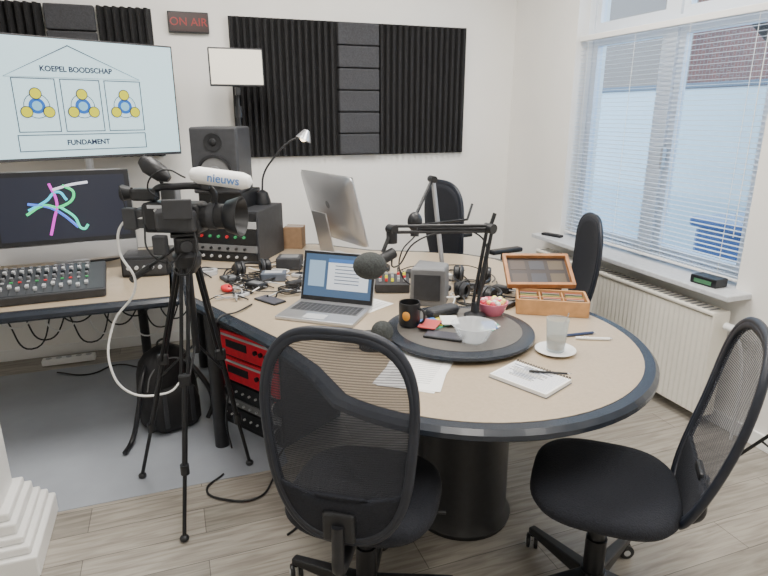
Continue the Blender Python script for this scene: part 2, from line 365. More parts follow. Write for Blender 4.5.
# ---------------------------------------------------------------- office chairs
def chair(loc,rz,mesh_back=True,arms=False,sc=1.0,A=.205,B=.31,cz=.79,y0=-.25,lean=.08,base=20):
    g=grp('office_chair',loc,math.radians(rz)); g.scale=(sc,)*3
    slab(g,'seat',sup(.235,.225,3.0,44),[(.425,.86),(.435,.95),(.455,1.0),(.475,.985),(.487,.93),(.492,.8),(.490,.4)],M_fabric,smooth=True)
    slab(g,'seat_pan',sup(.21,.20,3,32),[(.405,.75),(.428,.92)],M_black)
    def P(x,z,s=1,off=0):
        y=y0+.60*x*x-lean*(z-.5)-.03*math.sin((z-.5)*5)+off
        return (x,y,z)
    N=2.9; TP=.12
    ol=sup(A,B,N,48,taper=TP)
    def ringmesh(name,scales,m,solid,off=0,center=True):
        bm=bmesh.new(); rings=[[bm.verts.new(P(x*s,cz+z*s,off=off)) for x,z in ol] for s in scales]
        k=len(ol)
        for a,b in zip(rings,rings[1:]):
            for i in range(k): bm.faces.new((a[i],a[(i+1)%k],b[(i+1)%k],b[i]))
        if center:
            c_=bm.verts.new(P(0,cz,off=off))
            for i in range(k): bm.faces.new((rings[-1][i],rings[-1][(i+1)%k],c_))
        bmesh.ops.recalc_face_normals(bm,faces=bm.faces)
        me=bpy.data.meshes.new(name); bm.to_mesh(me); bm.free(); return fin(me,g,name,m,smooth=True,solid=solid)
    if mesh_back:
        ringmesh('back_mesh',[.95,.8,.6,.4,.2],M_mesh,0)
        ringmesh('back_frame',[1,.96,.93],M_frame,.02,center=False)
        bm=bmesh.new(); rows=[]
        for i in range(9):
            z=-B*.97+(B*.97-B*.42)*i/8; hw=A*.97*(1-abs(z/B)**N)**(1/N)*(1+TP*z/B)
            rows.append([bm.verts.new(P(hw*(j/6-1),cz+z+(0 if i<8 else -.03*(1-abs(j/6-1)**2)),off=-.002)) for j in range(13)])
        for a,b in zip(rows,rows[1:]):
            for j in range(12): bm.faces.new((a[j],a[j+1],b[j+1],b[j]))
        me=bpy.data.meshes.new('lumbar_panel'); bm.to_mesh(me); bm.free(); fin(me,g,'lumbar_panel',M_fabric,smooth=True,solid=.012)
    else:
        ringmesh('back_pad',[.96,.85,.6,.4,.2],M_fabric,.028)
        ringmesh('back_frame',[1,.94],M_frame,.02,center=False)
    tube(g,'back_edge',[P(x,cz+z) for x,z in ol],.012,M_frame,closed=True,res=3)
    yb=y0-.035
    tube(g,'back_support',[(0,-.02,.415),(0,-.16,.40),(0,yb,.41),(0,yb-.005,.47),(0,yb,.55)],.018,M_black)
    box(g,'support_plate',(.09,.02,.09),(0,yb+.01,.54),M_black,bevel=.008)
    box(g,'mechanism',(.16,.2,.05),(0,0,.39),M_black,bevel=.012)
    rod(g,'lever',(.05,.03,.39),(.25,.05,.385),.006,M_black)
    cyl(g,'gas_column',.026,.16,(0,0,.30),M_black); cyl(g,'column_sleeve',.034,.17,(0,0,.17),M_blackm)
    cyl(g,'hub',.05,.07,(0,0,.095),M_black,r2=.04)
    for i in range(5):
        a=math.radians(72*i+base); dx,dy=math.cos(a),math.sin(a)
        bm=bmesh.new(); L=[(.03,.024,.07,.125),(.3,.015,.062,.088)]
        vs=[]
        for r_,w_,z0,z1 in L:
            for ww,zz in((-w_,z0),(w_,z0),(w_,z1),(-w_,z1)): vs.append(bm.verts.new((r_*dx-ww*dy,r_*dy+ww*dx,zz)))
        for k in range(4): bm.faces.new((vs[k],vs[(k+1)%4],vs[4+(k+1)%4],vs[4+k]))
        bm.faces.new(vs[:4][::-1]); bm.faces.new(vs[4:])
        me=bpy.data.meshes.new('base_arm'); bm.to_mesh(me); bm.free(); fin(me,g,'base_arm_%d'%i,M_black,bevel=.006)
        x,y=.29*dx,.29*dy
        cyl(g,'caster_stem_%d'%i,.008,.03,(x,y,.065),M_blackm)
        ca=a+.8
        for s_ in(-1,1):
            ox,oy=s_*.014*math.cos(ca),s_*.014*math.sin(ca)
            lathe(g,'caster_%d_%d'%(i,s_),[(.018,-.008),(.027,-.006),(.028,0),(.027,.006),(.018,.008)],M_black,loc=(x+ox,y+oy,.028),rot=(0,R90,ca),n=20)
            lathe(g,'caster_cap_%d_%d'%(i,s_),[(.012,-.01),(.012,.01)],M_lgrey,loc=(x+ox,y+oy,.028),rot=(0,R90,ca),n=16)
    if arms:
        for s_ in(-1,1):
            tube(g,'arm_post',[(s_*.2,0,.41),(s_*.27,0,.42),(s_*.275,-.01,.55),(s_*.27,0,.66)],.014,M_black)
            box(g,'arm_pad',(.06,.24,.03),(s_*.27,.02,.675),M_black,bevel=.012,seg=3)
    return g
chair((.485,1.51,0),-33,base=165,cz=.785,lean=.02,A=.195)
chair((1.215,1.285,0),50,cz=.725,lean=.19,y0=-.24,B=.31,base=48)
chair((1.98,2.80,0),70,mesh_back=False,sc=.95)
chair((2.02,3.62,0),-82,mesh_back=False,arms=True,sc=1.06)
# ---------------------------------------------------------------- TV
tv=grp('television',(-.41,3.76,1.672),math.radians(25.6))
W,Hh=1.075,.605
box(tv,'housing',(W+.02,.05,Hh+.025),(0,.03,0),M_black,bevel=.006)
box(tv,'bezel',(W+.02,.01,Hh+.025),(0,0,0),M_dark,bevel=.003)
box(tv,'screen',(W,.004,Hh),(0,-.005,.003),emis('tv_screen_white',(.68,.93,1.0),1.2),bevel=0)
MI=emis('slide_ink',(.0,.02,.12),.3); MY=emis('slide_yellow',(.9,.85,.02),.9); MBl=emis('slide_blue',(.01,.2,.8),.7)
def px(u,v): return ((u-84)/178.0,-.009,(101-v)/110*.605)
def line(parent,pts,m,r=.0032,closed=True):
    tube(parent,'slide_line',pts,r,m,closed=closed,smooth=False)
line(tv,[px(18,81),px(76,51),px(142,80)],MI)
for x0 in(24,65,106):
    line(tv,[px(x0,82),px(x0+36,82),px(x0+36,131),px(x0,131)],MI)
    line(tv,[tuple(Vector(px(x0+18,107))+Vector((.062*math.cos(a*math.pi/12),0,.062*math.sin(a*math.pi/12)))) for a in range(24)],MI,r=.0018)
    lathe(tv,'slide_disc',[(.040,-.002),(.040,.001)],MBl,loc=px(x0+18,107),rot=(R90,0,0))
    lathe(tv,'slide_disc',[(.024,-.001),(.024,.0025)],emis('slide_cyan',(.3,.7,.95),.9),loc=px(x0+18,107),rot=(R90,0,0))
    for a in(90,210,330):
        q=Vector(px(x0+18,107))+Vector((.062*math.cos(math.radians(a)),-.002,.062*math.sin(math.radians(a))))
        lathe(tv,'slide_disc',[(.030,-.001),(.030,.0025)],MI,loc=q,rot=(R90,0,0)); lathe(tv,'slide_disc',[(.026,-.001),(.026,.0035)],MY,loc=q,rot=(R90,0,0))
line(tv,[px(22,134),px(142,134),px(142,149),px(22,149)],MI)
text(tv,'slide_title','KOEPEL BOODSCHAP',.038,px(82,73),(R90,0,0),MI,off=.0012); text(tv,'slide_base_text','FUNDAMENT',.038,px(84,142),(R90,0,0),MI,off=.0012)
cyl(tv,'pole',.022,.78,(.02,.09,-.52),M_silver); box(tv,'mount_plate',(.3,.03,.3),(.02,.065,0),M_dark)
lathe(tv,'pole_base',[(.13,0),(.13,.012),(.03,.02)],M_dark,loc=(.02,.13,-.921))
# ---------------------------------------------------------------- desktop computers
def aio(loc,rz,content=False,w=.65,tilt=-6,hs=.30):
    g=grp('desktop_computer',loc,math.radians(rz))
    sp=bpy.data.objects.new('display',None); COL.objects.link(sp); sp.parent=g; sp.location=(0,0,hs); sp.rotation_euler=(math.radians(tilt),0,0)
    h=w*.72
    ol=sup(w/2,h/2,16,64)
    slab(sp,'shell',ol,[(0,1),(.006,1.0),(.012,.985),(.028,.75),(.036,.45)],M_silver,rot=(-R90,0,0),smooth=True)
    sph(sp,'rear_logo',.022,(0,.037,.03),M_mid,sc=(1,.05,1.1))
    box(sp,'bezel',(w-.01,.003,h*.78),(0,-.002,h*.10),M_black,bevel=.001)
    box(sp,'screen',(w-.06,.003,h*.78-.05),(0,-.0035,h*.10),emis('screen_dark',(.03,.035,.06),.6) if content else mat('screen_off',(.02,.02,.025),.1),bevel=0)
    box(sp,'chin',(w-.01,.003,h*.18),(0,-.002,-h*.39),M_silver,bevel=.001)
    box(g,'stand_neck',(.17,.008,.29),(0,.075,.145),M_silver,rot=(math.radians(-12),0,0),bevel=.003)
    box(g,'stand_foot',(.19,.19,.008),(0,.005,.004),M_silver,bevel=.003)
    if content:
        cols=[((.05,.75,1),[(-.12,.02),(-.05,.06),(.0,.1),(.03,.06)]),((.9,.05,.8),[(-.03,.14),(-.01,.05),(-.03,-.03),(-.05,-.1)]),
              ((.1,.25,1),[(-.12,.05),(-.04,.03),(.0,.0),(.06,-.07)]),((.05,.9,.3),[(.02,.13),(.06,.09),(.0,.03),(-.06,.04),(-.13,.0)]),
              ((.05,.95,.6),[(.0,.03),(.05,-.02),(.08,-.08),(.1,-.06)]),((.9,.9,1),[(-.02,.11),(.05,.13),(.12,.14)])]
        for i,(c_,p_) in enumerate(cols):
            tube(sp,'screen_ribbon_%d'%i,[(x*1.25-.02,-.006,z*1.15+.02) for x,z in p_],.007,emis('ribbon_%d'%i,c_,1.3))
    return g
aio((-.555,3.58,.75),5,content=True,w=.69,hs=.31)
aio((.92,3.44,.75),106,content=False,w=.60,tilt=-15,hs=.305)
# ---------------------------------------------------------------- side desk devices
mc=grp('mixing_console',(-.61,3.14,.752),math.radians(3))
tl=math.radians(12)
rt=bpy.data.objects.new('deck',None); COL.objects.link(rt); rt.parent=mc; rt.location=(0,0,.055); rt.rotation_euler=(tl,0,0)
box(rt,'chassis',(.52,.32,.045),(0,0,0),M_dark,bevel=.008,seg=3)
box(rt,'panel',(.50,.30,.002),(0,0,.0235),mat('console_panel',(.05,.053,.06),.4),bevel=0)
for i in range(12):
    x=-.22+i*.036
    box(rt,'fader_slot_%d'%i,(.004,.11,.001),(x,-.085,.0250),M_black,bevel=0)
    box(rt,'fader_cap_%d'%i,(.016,.024,.014),(x,-.11+.05*((i*7)%5)/5,.032),M_lgrey,bevel=.002)
    box(rt,'button_%d'%i,(.014,.009,.005),(x,-.018,.027),[M_red,M_lgrey,mat('button_green',(.05,.4,.12),.4)][i%3],bevel=.001)
    for j in range(4): cyl(rt,'knob_%d_%d'%(i,j),.009,.016,(x,.01+j*.036,.032),[M_mid,M_black,M_lgrey,M_mid][j],n=12)
for s_ in(-1,1): box(mc,'foot',(.02,.28,.03),(s_*.22,0,.015),M_black)
ai=grp('audio_interface',(-.16,3.42,.75),math.radians(-8))
box(ai,'case',(.24,.2,.11),(0,0,.055),M_black,bevel=.008); box(ai,'front',(.22,.006,.08),(0,-.102,.055),M_dark,bevel=.002)
for i in range(5): cyl(ai,'knob_%d'%i,.010,.016,(-.08+i*.04,-.112,.055),M_lgrey,rot=(R90,0,0),n=14)
# ---------------------------------------------------------------- rack stack, speaker, desk lamp
rk=grp('equipment_rack',(.38,3.67,.75),math.radians(-34))
box(rk,'case',(.42,.36,.31),(0,0,.155),M_dark,bevel=.006)
zz=.012
for i,(h,m_) in enumerate([(.045,M_black),(.045,M_mid),(.09,M_black),(.045,M_lgrey),(.045,M_black)]):
    box(rk,'unit_%d'%i,(.40,.012,h-.004),(0,-.184,zz+h/2),m_,bevel=.002)
    for k in range(6): cyl(rk,'unit_knob_%d_%d'%(i,k),.008,.014,(-.15+k*.055,-.196,zz+h/2),[M_lgrey,M_black,M_red if k%3==0 else mat('green_knob',(.05,.4,.15),.4),M_dark,M_lgrey][i],rot=(R90,0,0),n=10)
    zz+=h+.004
box(rk,'top_unit',(.28,.26,.10),(-.05,0,.36),M_black,bevel=.006)
sp=grp('studio_monitor_speaker',(.30,3.60,1.162),math.radians(-22)); sp.scale=(1.12,1.12,1.08)
box(sp,'cabinet',(.24,.26,.34),(0,0,.17),M_dark,bevel=.012,seg=3)
box(sp,'baffle',(.23,.012,.33),(0,-.133,.17),M_dark,bevel=.006)
lathe(sp,'woofer_ring',[(.088,0),(.088,.008),(.075,.010),(.07,.0)],M_black,loc=(0,-.138,.115),rot=(R90,0,0),n=40,capt=False)
lathe(sp,'woofer_cone',[(.074,.004),(.03,.002),(.028,.006),(.0,.012)],M_mid,loc=(0,-.138,.115),rot=(R90,0,0),n=40,capt=False,capb=False)
lathe(sp,'tweeter',[(.045,0),(.045,.006),(.02,.002),(.016,.008),(.0,.012)],M_black,loc=(0,-.138,.265),rot=(R90,0,0),n=32,capt=False)
lp=grp('desk_lamp',(.53,3.68,1.062))
lathe(lp,'base',[(.05,0),(.05,.02),(.035,.07),(.012,.085)],M_black,n=28)
tube(lp,'gooseneck',[(0,0,.08),(.015,-.005,.18),(.08,-.02,.28),(.17,-.03,.37),(.24,-.04,.405)],.006,M_black)
lathe(lp,'shade',[(.018,.05),(.03,.03),(.05,-.01),(.048,-.012),(.028,.026),(.0,.045)],M_silver,loc=(.265,-.045,.395),rot=(0,math.radians(25),0),capb=False,capt=False)
sph(lp,'bulb',.022,(.263,-.045,.395),emis('lamp_bulb',(1,.8,.5),6))
le=grp('led_panel_light',(.455,3.95,.75))
box(le,'panel_housing',(.33,.03,.225),(0,.0,1.125),M_dark,bevel=.005,rot=(math.radians(-4),0,0))
box(le,'diffuser',(.315,.004,.205),(0,-.017,1.126),mat('led_diffuser',(.80,.76,.66),.5,emit=(1,.95,.85),es=.15),rot=(math.radians(-4),0,0),bevel=0)
box(le,'yoke',(.03,.04,.05),(0,.01,.985),M_black)
rod(le,'pole',(0,.02,0.02),(0,.02,1.0),.011,M_black); cyl(le,'clamp',.022,.07,(0,.02,.86),M_black); cyl(le,'clamp_base',.07,.02,(0,.02,.01),M_black)
# ---------------------------------------------------------------- amplifier rack
ur=grp('amplifier_rack',(.45,2.90,0),math.radians(-57.5))
box(ur,'cabinet',(.50,.42,.575),(0,0,.2875),M_black,bevel=.006)
zz=.03
for i,(h,m_) in enumerate([(.09,M_black),(.045,M_mid),(.09,M_black),(.135,M_redk),(.135,M_redk)]):
    box(ur,'unit_%d'%i,(.48,.014,h-.006),(0,-.214,zz+h/2),m_,bevel=.003)
    if h>.1:
        box(ur,'vent_%d'%i,(.16,.004,h*.3),(-.06,-.222,zz+h/2),M_black,bevel=.001)
        box(ur,'label_%d'%i,(.40,.003,.012),(0,-.222,zz+h*.82),M_lgrey,bevel=0)
        for k in range(3): cyl(ur,'knob_%d_%d'%(i,k),.012,.014,(.09+k*.04,-.226,zz+h/2),M_black,rot=(R90,0,0),n=14)
    else:
        for k in range(8): cyl(ur,'knob_%d_%d'%(i,k),.006,.012,(-.18+k*.05,-.225,zz+h/2),M_lgrey,rot=(R90,0,0),n=10)
    for s_ in(-1,1): tube(ur,'handle_%d'%i,[(s_*.22,-.22,zz+.012),(s_*.22,-.24,zz+.016),(s_*.22,-.24,zz+h-.016),(s_*.22,-.22,zz+h-.012)],.004,M_chrome)
    zz+=h+.005
bp=grp('backpack',(-.12,3.06,0.01),math.radians(20))
M_nyl=mat('backpack_nylon',(.011,.011,.013),.65,var=.3,scale=15,bump=.9,bscale=14)
slab(bp,'body',[(x+.012*math.sin(9*x+3),y+.012*math.sin(14*x)) for x,y in sup(.16,.10,3.2,40)],[(0,.85),(.03,1.02),(.15,1.05),(.24,1.0),(.30,.97),(.36,.86),(.40,.66),(.43,.3)],M_nyl,smooth=True)
slab(bp,'front_pocket',sup(.12,.05,3.2,28),[(0,.85),(.03,1.05),(.14,1.04),(.2,.9),(.23,.5)],M_nyl,loc=(0,-.10,.01),smooth=True)
tube(bp,'zip',[(-.13,-.09,.24),(-.10,-.09,.33),(0,-.075,.385),(.10,-.09,.33),(.13,-.09,.24)],.004,M_mid)
for s_ in(-1,1): box(bp,'buckle_strap',(.022,.012,.20),(s_*.07,-.155,.14),M_dark,bevel=.003)
tube(bp,'strap_1',[(-.08,.0,.38),(-.15,-.1,.32),(-.20,-.12,.14),(-.24,-.12,.02),(-.30,-.2,.012)],.013,M_black)
tube(bp,'strap_2',[(.06,-.02,.38),(.13,-.13,.28),(.18,-.15,.1),(.15,-.14,.02)],.013,M_black)
tube(bp,'grab_loop',[(-.03,0,.42),(-.02,0,.46),(.02,0,.46),(.03,0,.42)],.006,M_black)
# ---------------------------------------------------------------- camcorder + tripod
tp=grp('camera_tripod',(0,0,0))
top=Vector((.035,2.36,1.05))
for i,f_ in enumerate([(-.249,2.556,.0),(-.082,2.057,.0),(.225,2.494,.0)]):
    f_=Vector(f_); d_=(f_-top); st=top+Vector((d_.x,d_.y,0)).normalized()*.035
    a=st+(f_-st)*.42; b=st+(f_-st)*.74
    side=Vector((-d_.y,d_.x,0)).normalized()*.013
    for s_ in(-1,1): rod(tp,'leg_%d_upper_%d'%(i,s_),st+side*s_,a+side*s_,.0075,M_blackm)
    box(tp,'leg_%d_lock_1'%i,(.045,.03,.05),a,M_black,bevel=.008); rod(tp,'leg_%d_mid'%i,a,b,.011,M_blackm)
    cyl(tp,'leg_%d_lock_2'%i,.017,.04,b,M_black); rod(tp,'leg_%d_lower'%i,b,f_+Vector((0,0,.02)),.008,M_blackm)
    sph(tp,'leg_%d_foot'%i,.018,f_+Vector((0,0,.015)),M_black,sc=(1,1,.8))
    rod(tp,'spreader_%d'%i,(top.x,top.y,.70),st+(f_-st)*.5,.005,M_blackm)
rod(tp,'center_column',(top.x,top.y,.66),(top.x,top.y,1.08),.014,M_blackm)
lathe(tp,'crown',[(.03,-.05),(.05,-.02),(.055,.02),(.03,.05)],M_black,loc=top)
hz=1.115
box(tp,'fluid_head',(.09,.08,.07),(top.x,top.y,hz),M_black,bevel=.015,seg=3); cyl(tp,'head_knob',.022,.12,(top.x,top.y,hz),M_dark,rot=(R90,0,0))
box(tp,'quick_plate',(.11,.06,.015),(top.x,top.y,1.152),M_dark)
rod(tp,'pan_handle',(top.x-.02,top.y,hz),(top.x-.20,top.y+.12,.97),.007,M_blackm); rod(tp,'pan_grip',(top.x-.14,top.y+.08,1.018),(top.x-.22,top.y+.133,.954),.013,M_black)
cc=grp('video_camera',(top.x+.03,top.y,1.16),math.radians(-26)); cc.scale=(1.05,1.05,1.05)
box(cc,'body',(.22,.10,.11),(-.06,0,.055),M_black,bevel=.016,seg=3)
box(cc,'grip_side',(.15,.05,.085),(-.03,-.065,.052),M_dark,bevel=.02,seg=3)
box(cc,'battery',(.05,.07,.07),(-.19,0,.05),M_dark,bevel=.006)
box(cc,'side_strip',(.14,.003,.012),(-.07,-.052,.098),M_lgrey,bevel=0)
for i in range(4): cyl(cc,'body_button_%d'%i,.006,.006,(-.11+i*.02,-.052,.085),M_lgrey,rot=(R90,0,0),n=10)
cyl(cc,'lens_barrel',.045,.09,(.09,0,.06),M_black,rot=(0,R90,0),n=32)
cyl(cc,'focus_ring',.05,.025,(.085,0,.06),M_dark,rot=(0,R90,0),n=32)
lathe(cc,'lens_hood',[(.045,0),(.058,.01),(.074,.06),(.070,.06),(.045,.012)],M_black,loc=(.13,0,.06),rot=(0,R90,0),n=32,capb=False,capt=False)
lathe(cc,'front_element',[(.04,0),(.03,.008),(.0,.012)],mat('lens_glass',(.02,.03,.06),.05,coat=1),loc=(.132,0,.06),rot=(0,R90,0),capt=False)
tube(cc,'top_handle',[(-.14,0,.11),(-.13,0,.15),(-.05,0,.165),(.05,0,.165),(.09,0,.15),(.09,0,.105)],.013,M_black)
box(cc,'viewfinder',(.10,.045,.045),(-.17,0,.135),M_black,bevel=.01); lathe(cc,'eyecup',[(.02,0),(.03,.035),(.026,.035),(.018,.0)],M_black,loc=(-.22,0,.14),rot=(0,-R90,0),capb=False,capt=False)
box(cc,'flip_screen',(.10,.012,.07),(.0,-.11,.10),M_dark,rot=(0,0,.3)); rod(cc,'flip_hinge',(.0,-.05,.1),(.0,-.11,.1),.008,M_dark)
box(cc,'mic_mount',(.03,.03,.04),(.07,-.01,.178),M_dark)
lathe(cc,'microphone_sleeve',[(.006,-.115),(.022,-.105),(.030,-.08),(.030,.08),(.022,.105),(.006,.115)],M_whitem,loc=(.13,-.02,.20),rot=(0,R90+.12,0),n=24)
ml=bpy.data.objects.new('sleeve_print',None); COL.objects.link(ml); ml.parent=cc; ml.location=(.13,-.02,.20); ml.rotation_euler=(0,.12,0)
text(ml,'sleeve_lettering','nieuws',.042,(.02,-.0305,0),(R90,0,0),mat('sleeve_blue',(.1,.25,.6),.6),off=.0005)
lathe(cc,'camera_light',[(.012,-.06),(.03,-.03),(.034,.03),(.018,.06)],M_black,loc=(-.12,0,.225),rot=(0,math.radians(-55),0)); rod(cc,'light_arm',(-.09,0,.16),(-.12,0,.21),.006,M_black)
box(cc,'xlr_block',(.06,.05,.05),(-.10,.06,.13),M_mid,bevel=.006)
box(cc,'wireless_receiver',(.05,.03,.08),(-.22,-.03,.05),M_dark,bevel=.005); rod(cc,'receiver_aerial',(-.235,-.03,.09),(-.25,-.03,.17),.002,M_black)
box(cc,'wireless_receiver_2',(.05,.03,.07),(-.08,-.10,-.03),M_dark,bevel=.005)
tube(cc,'mic_lead',[(.0,-.02,.2),(-.06,-.06,.23),(-.12,-.07,.17),(-.1,-.04,.13)],.003,M_black)
tube(cc,'cable_1',[(-.16,-.05,.03),(-.13,-.09,-.06),(-.06,-.08,-.10),(-.02,-.04,-.05)],.0035,M_black)
tube(cc,'cable_2',[(.03,-.06,.03),(.05,-.10,-.06),(-.01,-.10,-.14),(-.08,-.09,-.06)],.0035,M_black)
wc=tube(None,'white_lead',[(-.10,2.40,1.22),(-.19,2.46,1.19),(-.215,2.48,1.08),(-.17,2.46,.95),(-.28,2.52,.76),(-.31,2.5,.60),(-.25,2.50,.46),(-.12,2.52,.42),(-.05,2.66,.40),(-.05,2.82,.36)],.0050,M_white,res=12)
bpy.context.view_layer.update()
wc.parent=cc; wc.matrix_parent_inverse=cc.matrix_world.inverted()
# ---------------------------------------------------------------- laptop
lt=grp('laptop',(.585,2.385,.7505),math.radians(-38))
box(lt,'base',(.36,.25,.016),(0,0,.008),M_silver,bevel=.004)
box(lt,'keyboard_well',(.32,.115,.001),(0,.035,.0165),M_mid,bevel=0)
kb=[]
for r_ in range(5):
    for k in range(14): kb.append((-.155+k*.0222,-.155+k*.0222+.018,-.018+r_*.0218,.0+r_*.0218,.0165,.0185))
multi_box(lt,'keys',kb,M_dark)
box(lt,'trackpad',(.10,.06,.001),(-.01,-.078,.0165),M_lgrey,bevel=0)
ld=bpy.data.objects.new('lid',None); COL.objects.link(ld); ld.parent=lt; ld.location=(0,.125,.014); ld.rotation_euler=(math.radians(-17),0,0)
box(ld,'lid_shell',(.36,.008,.235),(0,.004,.117),M_silver,bevel=.003); box(ld,'lid_bezel',(.352,.002,.228),(0,-.001,.118),M_black,bevel=0)
box(ld,'lid_screen',(.33,.001,.195),(0,-.0025,.122),emis('laptop_wallpaper',(.09,.16,.28),.8),bevel=0)
box(ld,'screen_window',(.20,.001,.14),(.050,-.0035,.130),emis('laptop_doc',(.80,.85,.9),1.0),bevel=0)
box(ld,'screen_window_bar',(.20,.001,.018),(.050,-.0042,.193),emis('laptop_bar',(.08,.2,.5),1),bevel=0)
for i in range(6): box(ld,'screen_text_%d'%i,(.12,.001,.004),(.045,-.0043,.17-i*.016),emis('laptop_text',(.2,.25,.35),.5),bevel=0)
box(ld,'screen_pane',(.08,.001,.12),(-.105,-.0036,.13),emis('laptop_pane',(.35,.5,.65),1),bevel=0)
# ---------------------------------------------------------------- lazy susan stuff
g=grp('coffee_mug',(.845,2.035,DZ),math.radians(-60)); r=.043;h=.098
lathe(g,'cup',[(r*.8,0),(r*.95,.004),(r,h*.3),(r,h),(r*.9,h),(r*.9,h*.15),(.0,h*.12)],M_black,capt=False,n=36)
tube(g,'handle',[(r*.95,0,h*.8),(r*1.5,0,h*.78),(r*1.7,0,h*.5),(r*1.4,0,h*.25),(r*.95,0,h*.2)],.005,M_black)
sph(g,'printed_motif',.018,(.012,-.037,.05),mat('orange_print',(.8,.35,.05),.5),sc=(.9,.5,1.2),rot=(0,0,.3))
g=grp('plastic_bowl',(1.005,1.80,DZ-.001))
lathe(g,'shell',[(.045,0),(.049,.003),(.074,.055),(.084,.068),(.082,.069),(.070,.055),(.045,.006)],M_clear,capb=True,capt=True,n=40)
g=grp('candy_bowl',(1.225,2.045,DZ-.003))
lathe(g,'bowl',[(.037,0),(.053,.02),(.066,.058),(.062,.058),(.048,.02),(.0,.006)],mat('pink_glass',(.75,.2,.28),.25),capt=False,n=36)
for i in range(30):
    a=random.random()*6.28; r_=.046*math.sqrt(random.random())
    sph(g,'candy_%d'%i,.011,(r_*math.cos(a),r_*math.sin(a),.053+random.random()*.014),mat('candy_%d'%(i%4),[(.85,.1,.15),(.95,.45,.5),(.95,.85,.3),(.9,.9,.9)][i%4],.35))
g=grp('magazine',(.95,2.0,DZ),math.radians(20))
for i,(c_,dx,dy,r_) in enumerate([((.1,.5,.35),0,0,0),((.85,.7,.1),.03,.02,.4),((.1,.25,.6),-.03,.03,-.3),((.85,.85,.85),.05,-.02,.9),((.6,.1,.1),-.05,-.01,.5)]):
    box(g,'leaflet_%d'%i,(.10,.07,.004),(dx,dy,.002+i*.004),mat('leaflet_%d'%i,c_,.4),rot=(0,0,r_),bevel=0)
g=grp('smartphone',(.92,1.87,DZ),math.radians(-40)); box(g,'body',(.15,.072,.009),(0,0,.0045),M_black,bevel=.004); box(g,'screen',(.14,.065,.001),(0,0,.0092),mat('phone_glass',(.1,.1,.12),.08),bevel=0)
g=grp('spectacles_case',(1.02,2.10,DZ),math.radians(15)); box(g,'shell',(.15,.06,.04),(0,0,.02),M_dark,bevel=.016,seg=4); box(g,'seam',(.151,.061,.002),(0,0,.022),M_black,bevel=0)
g=grp('business_cards',(1.13,1.90,DZ),math.radians(30)); 
for i in range(4): box(g,'card_%d'%i,(.085,.055,.001),(.006*i,.004*i,.001+i*.0012),[M_whitem,MATS['leaflet_0'],M_whitem,MATS['leaflet_2']][i],rot=(0,0,.25*i),bevel=0)
M_micf=mat('microphone_foam',(.04,.045,.045),.95,var=.3,scale=150,bump=.5)
g=grp('microphone_boom_arm',(0,0,0))
B=Vector((1.13,2.02,DZ-.001))
lathe(g,'clamp_base',[(.045,0),(.045,.018),(.018,.03),(.016,.07)],M_black,loc=B)
e=Vector((1.185,2.03,1.16))
off=Vector((.3,-.9,0)).normalized()*.013
for s_ in(-1,1): rod(g,'lower_bar',B+Vector((0,0,.06))+off*s_,e+off*s_,.0075,M_black)
rod(g,'lower_spring',B+Vector((.012,0,.1)),e-Vector((.0,0,.06)),.008,M_blackm)
cyl(g,'elbow',.02,.045,e,M_black,rot=(R90,0,.3)); rod(g,'elbow_tip',e,e+Vector((.02,0,.06)),.008,M_black)
e2=Vector((.80,2.12,1.165))
for dz_ in(-.012,.012): rod(g,'upper_bar',e+Vector((0,0,dz_)),e2+Vector((0,0,dz_)),.0065,M_black)
rod(g,'upper_spring',e+Vector((-.02,0,.0)),e2+Vector((.1,-.02,.0)),.007,M_blackm)
cyl(g,'wrist',.018,.04,e2,M_black,rot=(R90,0,.3)); cyl(g,'wrist_clamp',.022,.05,e2+Vector((0,0,-.03)),M_black)
rod(g,'mic_stalk',e2,(.755,2.10,1.08),.008,M_black)
rod(g,'mic_body',(.80,2.10,1.075),(.71,2.07,1.045),.022,M_black); sph(g,'foam_windscreen',.06,(.69,2.065,1.04),M_micf,sc=(1.1,1,.88))
tube(g,'cable',[(.80,2.12,1.06),(.83,2.16,1.0),(.90,2.13,1.10),(1.0,2.1,1.14),(1.15,2.05,1.13),(1.2,2.06,1.0),(1.17,2.06,.85)],.0035,M_black)
g=grp('microphone_boom_arm',(0,0,0))
B=Vector((1.24,2.56,.75))
lathe(g,'clamp_base',[(.045,0),(.045,.015),(.018,.03),(.014,.08)],M_black,loc=B)
T=Vector((1.18,2.58,1.30))
rod(g,'lower_bar',B+Vector((0,0,.06)),T,.008,M_silver); rod(g,'lower_bar_2',B+Vector((.02,.02,.06)),T+Vector((.02,.02,-.02)),.006,M_silver)
cyl(g,'elbow',.016,.05,T,M_black,rot=(R90,0,0))
e3=Vector((1.06,2.50,1.14)); rod(g,'upper_bar',T,e3,.008,M_black); rod(g,'mic_body',e3,(1.05,2.48,1.05),.020,M_black); sph(g,'foam_windscreen',.035,(1.05,2.48,1.12),M_black,sc=(1,1,1.3))
rod(g,'cross_bar',(1.06,2.49,1.10),(1.36,2.55,1.10),.006,M_blackm); rod(g,'cross_bar_2',(1.36,2.55,1.10),(1.40,2.58,1.17),.006,M_blackm)
tube(g,'cable',[(1.05,2.48,1.05),(.98,2.47,.98),(1.0,2.5,.85),(1.15,2.55,.76)],.0035,M_black)
g=grp('table_microphone',(.66,1.955,.75))
lathe(g,'stand_base',[(.05,0),(.05,.01),(.012,.018),(.008,.03)],M_black)
rod(g,'stem',(0,0,.02),(.0,-.02,.06),.006,M_black); rod(g,'mic_body',(-.11,.04,.045),(.02,-.02,.065),.014,M_black); sph(g,'foam_windscreen',.042,(.03,-.03,.07),M_micf)
g=grp('desktop_intercom_speaker',(1.10,2.40,.75),math.radians(-35))
